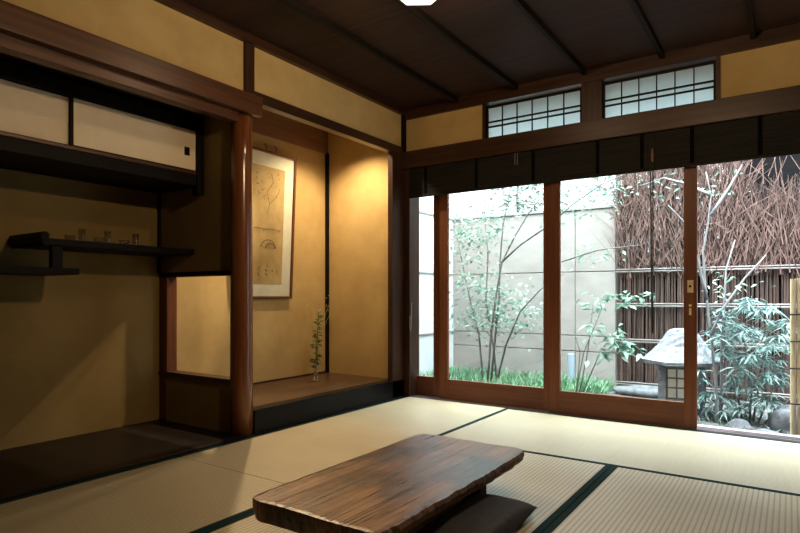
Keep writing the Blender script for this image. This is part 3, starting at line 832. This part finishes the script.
# brushwood fence
FX0, FX1, FY = 1.045, 4.6, 2.20
fe = thing('brushwood_fence', (2.8, FY, GZ), 'tall brown brushwood fence with bamboo rails across the garden', 'fence')
rr = random.Random(11)
mb = MB()
x = FX0
while x < 3.4:
    r = rr.uniform(0.005, 0.010)
    t = rr.uniform(-0.012, 0.012)
    y = FY + rr.uniform(-0.012, 0.03)
    mb.tube([(x, y, GZ), (x + t * 0.5, y + rr.uniform(-.006, .006), 0.45), (x + t, y, rr.uniform(1.02, 1.25))], r, 5)
    x += r * rr.uniform(1.5, 2.3)
mb.build('upright_sticks', M['twig_dark'], fe)
mb = MB()
for k in range(3600):
    x = rr.uniform(FX0, 3.3); z = rr.uniform(0.92, 1.95) if rr.random() < 0.8 else rr.uniform(1.6, 2.2)
    L = rr.uniform(0.18, 0.50); a = rr.gauss(0, 0.42)
    y = FY + rr.uniform(-0.06, 0.07)
    zt = z + L * math.cos(a)
    if zt > 2.42: continue
    if x > 2.10 + rr.uniform(-.04, .04) and zt > 1.78 + rr.uniform(-.08, .06) and rr.random() > 0.025: continue
    mb.tube([(x, y, z), (x + L * 0.5 * math.sin(a) + rr.uniform(-.015, .015), y + rr.uniform(-.02, .02), z + L * 0.5 * math.cos(a)), (x + L * math.sin(a) + rr.uniform(-.03, .03), y + rr.uniform(-.03, .03), zt)], rr.uniform(0.003, 0.0055), 3, 0.0012, cap=False)
mb.build('brushwood_top', M['twig'], fe)
mb = MB()
for k in range(900):
    x = rr.uniform(FX0, 3.3); L = rr.uniform(0.8, 1.2)
    y = FY + rr.uniform(0.0, 0.06)
    if x > 2.1: L *= 0.72
    mb.tube([(x, y, 0.95), (x + rr.uniform(-.04, .04), y, 0.95 + L * 0.5), (x + rr.uniform(-.08, .08), y, 0.95 + L)], 0.006, 4, 0.002, cap=False)
mb.build('tall_branches', M['twig_dark'], fe)
for zz in (1.015, 0.685, 0.34, -0.075):
    for dz in (-0.011, 0.011):
        yy = FY - 0.040
        MB().tube([(FX0, yy, zz + dz), (FX1, yy, zz + dz + 0.003)], 0.0075, 10).build('bamboo_rail', M['rail'], fe, smooth=True)
for xx in (FX0 - 0.005, 2.02, 3.0, 4.0):
    MB().tube([(xx, FY + 0.05, GZ), (xx, FY + 0.05, 2.02)], 0.022, 10).build('fence_post', M['bark_grey'], fe)
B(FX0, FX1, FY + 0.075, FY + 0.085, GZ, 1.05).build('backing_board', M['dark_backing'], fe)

# stone lantern
LX, LY = 1.735, 1.40
sl = thing('stone_lantern', (LX, LY, GZ), 'squat grey stone lantern with a wide roof beside the shrub', 'lantern')
MB().lathe((LX, LY, 0), [(0.0, GZ), (0.17, GZ), (0.165, -0.07), (0.155, -0.062), (0.0, -0.062)], 6, 0.3).build('base', M['stone'], sl)
mb = MB().lathe((LX, LY, 0), [(0.0, 0.23), (0.262, 0.225), (0.298, 0.232), (0.302, 0.262), (0.245, 0.305), (0.18, 0.375), (0.128, 0.455), (0.095, 0.500), (0.06, 0.508), (0.0, 0.510)], 6, 0.3)
bmesh.ops.subdivide_edges(mb.bm, edges=mb.bm.edges[:], cuts=2, use_grid_fill=True)
for v in mb.bm.verts:
    v.co += Vector((R(-1, 1), R(-1, 1), R(-1, 1))) * 0.004
mb.build('roof', M['stone'], sl)
rad, rt = 0.228, 0.925
mb = MB().lathe((LX, LY, 0), [(0.0, -0.062), (rad, -0.062), (rad, -0.040), (0.0, -0.040)], 4, rt)
mb.lathe((LX, LY, 0), [(0.0, 0.208), (rad, 0.208), (rad, 0.231), (0.0, 0.231)], 4, rt)
lat = MB(); pan = MB()
cc = Vector((LX, LY, 0))
for k in range(4):
    a0_, a1_ = rt + k * PI / 2, rt + (k + 1) * PI / 2
    c = cc + Vector((math.cos(a0_), math.sin(a0_), 0)) * (rad - 0.030)
    mb.lathe(c, [(0.0, -0.045), (0.040, -0.045), (0.040, 0.215), (0.0, 0.215)], 4, rt)
    r2 = rad - 0.036
    A = cc + Vector((math.cos(a0_), math.sin(a0_), 0)) * r2; Bv = cc + Vector((math.cos(a1_), math.sin(a1_), 0)) * r2
    for q in (0.12, 0.37, 0.63, 0.88):
        c = A.lerp(Bv, q); lat.tube([c + Vector((0, 0, -0.04)), c + Vector((0, 0, 0.21))], 0.006, 4)
    for zz in (-0.033, 0.05, 0.125, 0.20):
        lat.tube([A + Vector((0, 0, zz)), Bv + Vector((0, 0, zz))], 0.006, 4)
    A2 = cc + (A - cc) * 0.95; B2 = cc + (Bv - cc) * 0.95
    pan.quad([A2 + Vector((0, 0, -0.04)), B2 + Vector((0, 0, -0.04)), B2 + Vector((0, 0, 0.21)), A2 + Vector((0, 0, 0.21))])
mb.build('light_box', M['stone'], sl)
lt_ = lat.build('lattice', M['rail'], sl)
pan.build('paper_panel', M['mat_board'], sl)

# stones at the foot of the fence and beside the ledge
def rock(x, y, z, sx, sy, sz, label, seed):
    r_ = random.Random(seed)
    b = bmesh.new(); bmesh.ops.create_icosphere(b, subdivisions=3, radius=1)
    ph = [r_.uniform(0, 6) for _ in range(6)]
    for v in b.verts:
        n = v.co.copy()
        k = 1 + 0.12 * math.sin(3 * n.x + ph[0]) + 0.10 * math.sin(4 * n.y + ph[1]) + 0.1 * math.sin(5 * n.z + ph[2]) + 0.05 * math.sin(9 * n.x + 7 * n.y + ph[3])
        v.co = Vector((x + n.x * sx * k, y + n.y * sy * k, max(z + n.z * sz * k, GZ)))
    m = MB(); m._merge(b)
    tag(m.build('garden_rock', M['rock'], None, (x, y, GZ), smooth=True), label, 'rock', 'rocks in the garden')
rock(2.46, 1.05, GZ + 0.03, 0.17, 0.12, 0.14, 'dark rock behind the foot of the bamboo screen', 1)
rock(1.30, 1.95, GZ + 0.02, 0.22, 0.09, 0.09, 'long low dark rock left of the stone lantern', 2)
rock(2.16, 0.95, GZ + 0.01, 0.09, 0.07, 0.05, 'small rock under the leafy shrub', 3)
rock(2.34, 0.72, GZ + 0.01, 0.08, 0.07, 0.05, 'small rock nearest the door ledge', 5)
pp = at(571, 360, 1.95)
tag(MB().tube([(pp.x, 1.95, GZ), (pp.x, 1.95, 0.20)], 0.035, 16).build('drain_pipe', M['pipe'], None, (pp.x, 1.95, GZ)), 'short blue grey pipe standing before the concrete wall', 'pipe')

# bamboo screen near the house
bs = thing('bamboo_screen', (2.75, 0.47, GZ), 'yellow bamboo pole screen at the right edge of the doorway', 'screen')
x = at(790, 300, 0.47).x + 0.016
for k in range(16):
    mb = MB(); rz = 0.0165
    mb.tube([(x, 0.47, GZ), (x, 0.47, 0.872 + 0.004 * (k % 3))], rz, 10)
    for zz in (0.02 + 0.05 * (k % 4), 0.32 + 0.04 * (k % 3), 0.62 + 0.05 * (k % 2)):
        mb.tube([(x, 0.47, zz - 0.003), (x, 0.47, zz + 0.003)], rz + 0.0015, 10)
    mb.build('bamboo_pole', M['bamboo'], bs, smooth=False)
    x += 0.0345
x0s = at(790, 300, 0.47).x
for zz in (0.66, 0.50, 0.34, 0.13):
    MB().tube([(x0s, 0.450, zz), (x0s + 0.55, 0.450, zz)], 0.0045, 6).build('twine_tie', M['twine'], bs)

# plants
def plant(name, base, stems, label, cat, bark, r0, r1, group=None):
    t = thing(name, base, label, cat, group)
    mb = MB()
    for s in stems:
        pts = s
        # smooth the path a little
        out = []
        for a, b in zip(pts, pts[1:]):
            for q in (0, 0.5): out.append(a.lerp(b, q))
        out.append(pts[-1])
        mb.tube(out, r0, 6, r1)
    mb.build('stems', bark, t, smooth=True)
    return t
def path(y, *pp, dy=0.0):
    n_ = len(pp)
    return [at(a, b, y + dy * k / max(n_ - 1, 1)) for k, (a, b) in enumerate(pp)]

# slender tree on the left
Y1 = 1.45
b0 = at(490, 376, Y1); b0.z = GZ
S1 = [path(Y1, (487, 392), (491, 335), (497, 290), (502, 262), (515, 236), (528, 214), (545, 192), (556, 172), dy=-0.1),
      path(Y1, (490, 392), (499, 300), (500, 262), (503, 225), (509, 195), (514, 172), dy=0.1),
      path(Y1 + 0.03, (494, 392), (506, 345), (520, 312), (540, 290), (566, 272), dy=-0.3),
      path(Y1, (484, 392), (479, 335), (470, 300), (462, 262), (456, 232), dy=0.15),
      path(Y1, (501, 263), (520, 245), (545, 228), (572, 205), (602, 184), (640, 168), dy=-0.35),
      path(Y1 + 0.05, (498, 392), (494, 350), (486, 300), (488, 255), (484, 205), (486, 180), dy=0.2),
      path(Y1, (545, 290), (560, 262), (598, 250), (640, 245), dy=-0.2)]
t1 = plant('slender_tree', b0, S1, 'slender multi stemmed tree before the concrete wall', 'tree', M['bark_dark'], 0.011, 0.003)
mb = MB(); rr = random.Random(5)
def leaves(mb, cx, cy, y, sx, sy, n, L, W, dyy=0.15, droop=0.3):
    for _ in range(n):
        p = at(cx + rr.gauss(0, sx), cy + rr.gauss(0, sy), y + rr.uniform(-dyy, dyy))
        if p.z < GZ + 0.02: continue
        a = rr.uniform(0, 2 * PI)
        mb.leaf(p, (math.cos(a), math.sin(a), rr.uniform(-0.5, 0.35)), L * rr.uniform(0.7, 1.3), W * rr.uniform(0.7, 1.2), droop)
for c in ((461, 232, 9, 11, 60), (470, 250, 12, 10, 45), (490, 228, 14, 10, 55), (488, 300, 14, 14, 75), (500, 322, 18, 10, 80), (470, 318, 14, 8, 45),
          (515, 300, 16, 10, 40), (530, 312, 14, 8, 30), (480, 285, 10, 12, 35), (462, 282, 6, 6, 20), (505, 200, 22, 10, 60), (535, 186, 20, 10, 45), (585, 200, 18, 10, 40), (590, 255, 18, 6, 18), (600, 188, 16, 8, 30)):
    leaves(mb, c[0], c[1], Y1, c[2], c[3], int(c[4] * 2.5), 0.052, 0.028)
mb.build('foliage', M['leaf_light'], t1)

# sapling right of the middle stile
Y2 = 1.30
b0 = at(577, 386, Y2); b0.z = GZ
S2 = [path(Y2, (574, 400), (584, 352), (598, 318), (607, 295), dy=-0.05), path(Y2, (578, 400), (588, 350), (592, 315), (594, 298), dy=0.1),
      path(Y2, (576, 400), (580, 352), (572, 325), dy=0.05), path(Y2, (580, 400), (600, 352), (612, 335), dy=-0.1)]
t2 = plant('sapling', b0, S2, 'small leafy sapling behind the front glass door', 'plant', M['bark_dark'], 0.006, 0.002)
mb = MB()
for c in ((604, 300, 14, 6, 26), (627, 296, 10, 4, 14), (618, 340, 10, 6, 26), (602, 352, 8, 6, 18), (596, 330, 8, 8, 14), (628, 350, 8, 4, 12)):
    leaves(mb, c[0], c[1], Y2, c[2], c[3], int(c[4] * 1.5), 0.085, 0.038, 0.08)
mb.build('foliage', M['leaf_light'], t2)

# pale bare tree
Y3 = 1.05
b0 = at(716, 424, Y3); b0.z = GZ
S3 = [path(Y3, (718, 440), (716, 385), (711, 335), (705, 285), (703, 252), (708, 224), (711, 195), (706, 172), dy=0.15),
      path(Y3, (707, 300), (700, 270), (694, 245), (684, 222), (668, 205), dy=-0.1),
      path(Y3, (711, 335), (722, 310), (745, 278), (766, 255), dy=0.2),
      path(Y3, (711, 215), (729, 188), (742, 165), dy=0.2),
      path(Y3, (720, 440), (722, 340), (726, 270), (735, 240), dy=0.3),
      path(Y3, (710, 195), (690, 185), (664, 178), (640, 186), dy=0.2)]
t3 = plant('bare_tree', b0, S3, 'pale bare slender tree rising at the open doorway', 'tree', M['bark_grey'], 0.013, 0.004)
mb = MB()
for c in ((730, 282, 14, 6, 34), (725, 190, 18, 8, 20), (735, 300, 14, 5, 16), (650, 185, 20, 8, 26)):
    leaves(mb, c[0], c[1], Y3 + 0.15, c[2], c[3], c[4], 0.05, 0.02)
mb.build('foliage', M['leaf_light'], t3)

# leafy shrub with drooping narrow leaves
Y4 = 1.20
b0 = at(752, 424, Y4); b0.z = GZ
S4 = [path(Y4, (748, 440), (752, 390), (745, 345), (735, 310), dy=0.05), path(Y4, (746, 440), (737, 392), (722, 350), dy=-0.1),
      path(Y4, (752, 440), (768, 398), (786, 370), dy=0.05), path(Y4, (750, 440), (760, 380), (768, 330), (772, 305), dy=0.1), path(Y4, (750, 440), (775, 412), (792, 398), dy=-0.1),
      path(Y4, (740, 440), (724, 412), (708, 395), dy=-0.15)]
t4 = plant('leafy_shrub', b0, S4, 'dense shrub with narrow drooping pale green leaves by the open doorway', 'shrub', M['bark_dark'], 0.009, 0.004)
mb = MB()
for (cx, cy, n_) in ((740, 312, 4), (760, 305, 4), (775, 318, 3), (722, 318, 4), (732, 335, 5), (752, 335, 6), (770, 340, 5), (782, 355, 3), (725, 350, 5), (745, 358, 6), (765, 362, 5), (780, 378, 3), (730, 375, 4), (715, 335, 3), (718, 395, 5), (708, 402, 4), (735, 398, 5), (752, 402, 5), (768, 395, 3), (758, 382, 3), (700, 380, 2), (786, 335, 2)):
    for q in range(int(n_ * 1.6 + 0.5)):
        p = at(cx + rr.gauss(0, 8), cy + rr.gauss(0, 7), Y4 + rr.uniform(-0.22, 0.22))
        for k in range(rr.randint(9, 13)):
            a = rr.uniform(0, 2 * PI)
            mb.leaf(p + Vector((rr.uniform(-.02, .02), rr.uniform(-.02, .02), rr.uniform(-.015, .015))), (math.cos(a), math.sin(a), rr.uniform(-0.25, 0.45)), rr.uniform(0.07, 0.125), rr.uniform(0.011, 0.019), 0.5)
mb.build('foliage', M['leaf_teal'], t4)

# trees beyond the concrete wall
for (cx, y, w, n_, lab) in ((-0.30, 2.95, 0.42, 900, 'pale tree showing over the concrete wall behind the slender tree'), (1.05, 3.35, 0.42, 800, 'pale tree showing over the concrete wall beside the brushwood fence')):
    t = thing('garden_tree', (cx, y, GZ), lab, 'tree', 'trees beyond the concrete wall')
    MB().tube([(cx, y, GZ), (cx + 0.05, y, 0.9), (cx - 0.03, y + 0.03, 2.0), (cx + 0.04, y, 2.5)], 0.035, 8, 0.01).build('trunk', M['bark_dark'], t)
    mb = MB()
    for k in range(n_):
        p = Vector((cx + max(-0.62, min(0.62, rr.gauss(0, w * 0.8))), y + max(-0.3, min(0.3, rr.gauss(0, 0.2))), 2.0 + rr.gauss(0, 0.35)))
        if p.y < 2.45: continue
        a = rr.uniform(0, 2 * PI)
        mb.leaf(p, (math.cos(a), math.sin(a), rr.uniform(-0.5, 0.5)), rr.uniform(0.06, 0.10), rr.uniform(0.03, 0.05))
    mb.build('crown', M['leaf_back'], t)

# ground cover grass
mb = MB()
for k in range(4200):
    x = rr.uniform(-0.72, 1.05); y = rr.uniform(1.0, 2.12)
    if (x > 0.45 and y < 1.3) : continue
    a = rr.uniform(0, 2 * PI); L = rr.uniform(0.08, 0.27)
    mb.leaf((x, y, GZ), (math.cos(a) * 0.5, math.sin(a) * 0.5, 1), L, 0.014, 0.25)
tag(mb.build('ground_cover', M['leaf_grass'], None, (0.1, 1.5, GZ)), 'fresh green grass under the concrete wall', 'grass', None, 'stuff')
mb = MB()
for k in range(260):
    x = rr.uniform(1.85, 2.6); y = rr.uniform(0.5, 1.6)
    mb.leaf((x, y, GZ), (rr.uniform(-.6, .6), rr.uniform(-.6, .6), 1), rr.uniform(0.04, 0.09), 0.014, 0.3)
tag(mb.build('low_weeds', M['leaf_light'], None, (2.2, 1.0, GZ)), 'low pale weeds on the soil by the open doorway', 'weeds', None, 'stuff')

# ------------------------------------------------------------------ light
def lamp(name, kind, loc, energy, color, radius=0.03, **kw):
    d = bpy.data.lights.new(name, kind); d.energy = energy; d.color = color
    if kind != 'AREA': d.shadow_soft_size = radius
    for k, v in kw.items(): setattr(d, k, v)
    o = bpy.data.objects.new(name, d); COL.objects.link(o); o.location = loc
    return o
WARM = (1.0, 0.66, 0.34)
lamp('ceiling_bulb', 'POINT', (lx, ly, 2.115), 16.0, (1.0, 0.70, 0.40), 0.03)
lamp('room_lamp', 'POINT', (2.0, -2.06, 1.86), 40.0, (1.0, 0.70, 0.40), 0.03)
lamp('alcove_spot', 'SPOT', (-0.30, -0.40, 2.06), 74.0, (1.0, 0.74, 0.45), 0.02, spot_size=math.radians(130), spot_blend=0.75)
so = lamp('alcove_second_spot', 'SPOT', (-0.54, -0.98, 2.13), 110.0, (1.0, 0.74, 0.45), 0.015, spot_size=math.radians(70), spot_blend=0.6)
so.rotation_euler = (Vector((0.40, -2.10, 0.0)) - so.location).to_track_quat('-Z', 'Y').to_euler()
so = lamp('alcove_added_spot', 'SPOT', (-0.19, -0.20, 2.05), 110.0, (1.0, 0.74, 0.45), 0.015, spot_size=math.radians(42), spot_blend=0.5)  # added light without a fitting, brightens the triangle seen past the partition opening
so.rotation_euler = (Vector((-0.62, -1.78, 0.60)) - so.location).to_track_quat('-Z', 'Y').to_euler()

w = bpy.data.worlds.new('sky'); sc.world = w; w.use_nodes = True
bg = w.node_tree.nodes['Background']
bg.inputs['Color'].default_value = (0.80, 0.92, 1.0, 1)
N, L = w.node_tree.nodes, w.node_tree.links
tc = N.new('ShaderNodeTexCoord'); sp = N.new('ShaderNodeSeparateXYZ'); L.new(tc.outputs['Generated'], sp.inputs[0])
pz = N.new('ShaderNodeMath'); pz.operation = 'POWER'; pz.inputs[1].default_value = 4.0
zc = N.new('ShaderNodeMath'); zc.operation = 'MAXIMUM'; zc.inputs[1].default_value = 0.0
L.new(sp.outputs['Z'], zc.inputs[0]); L.new(zc.outputs[0], pz.inputs[0])
mr = N.new('ShaderNodeMapRange'); mr.inputs['To Min'].default_value = 8.0; mr.inputs['To Max'].default_value = 62.0
L.new(pz.outputs[0], mr.inputs['Value']); L.new(mr.outputs['Result'], bg.inputs['Strength'])
pd = bpy.data.lights.new('doorway_portal', 'AREA'); pd.shape = 'RECTANGLE'; pd.size = 3.7; pd.size_y = 1.9
pd.cycles.is_portal = True
po = bpy.data.objects.new('doorway_portal', pd); COL.objects.link(po)
po.location = (1.85, 0.17, 0.85); po.rotation_euler = (-PI / 2, 0, 0)

for o in COL.objects:
    if '_o' in o: del o['_o']
vs_ = sc.view_settings
sc.display_settings.display_device = 'sRGB'
vs_.view_transform = 'Standard'; vs_.look = 'None'; vs_.gamma = 1.0; vs_.use_curve_mapping = False
vs_.exposure = 0.0
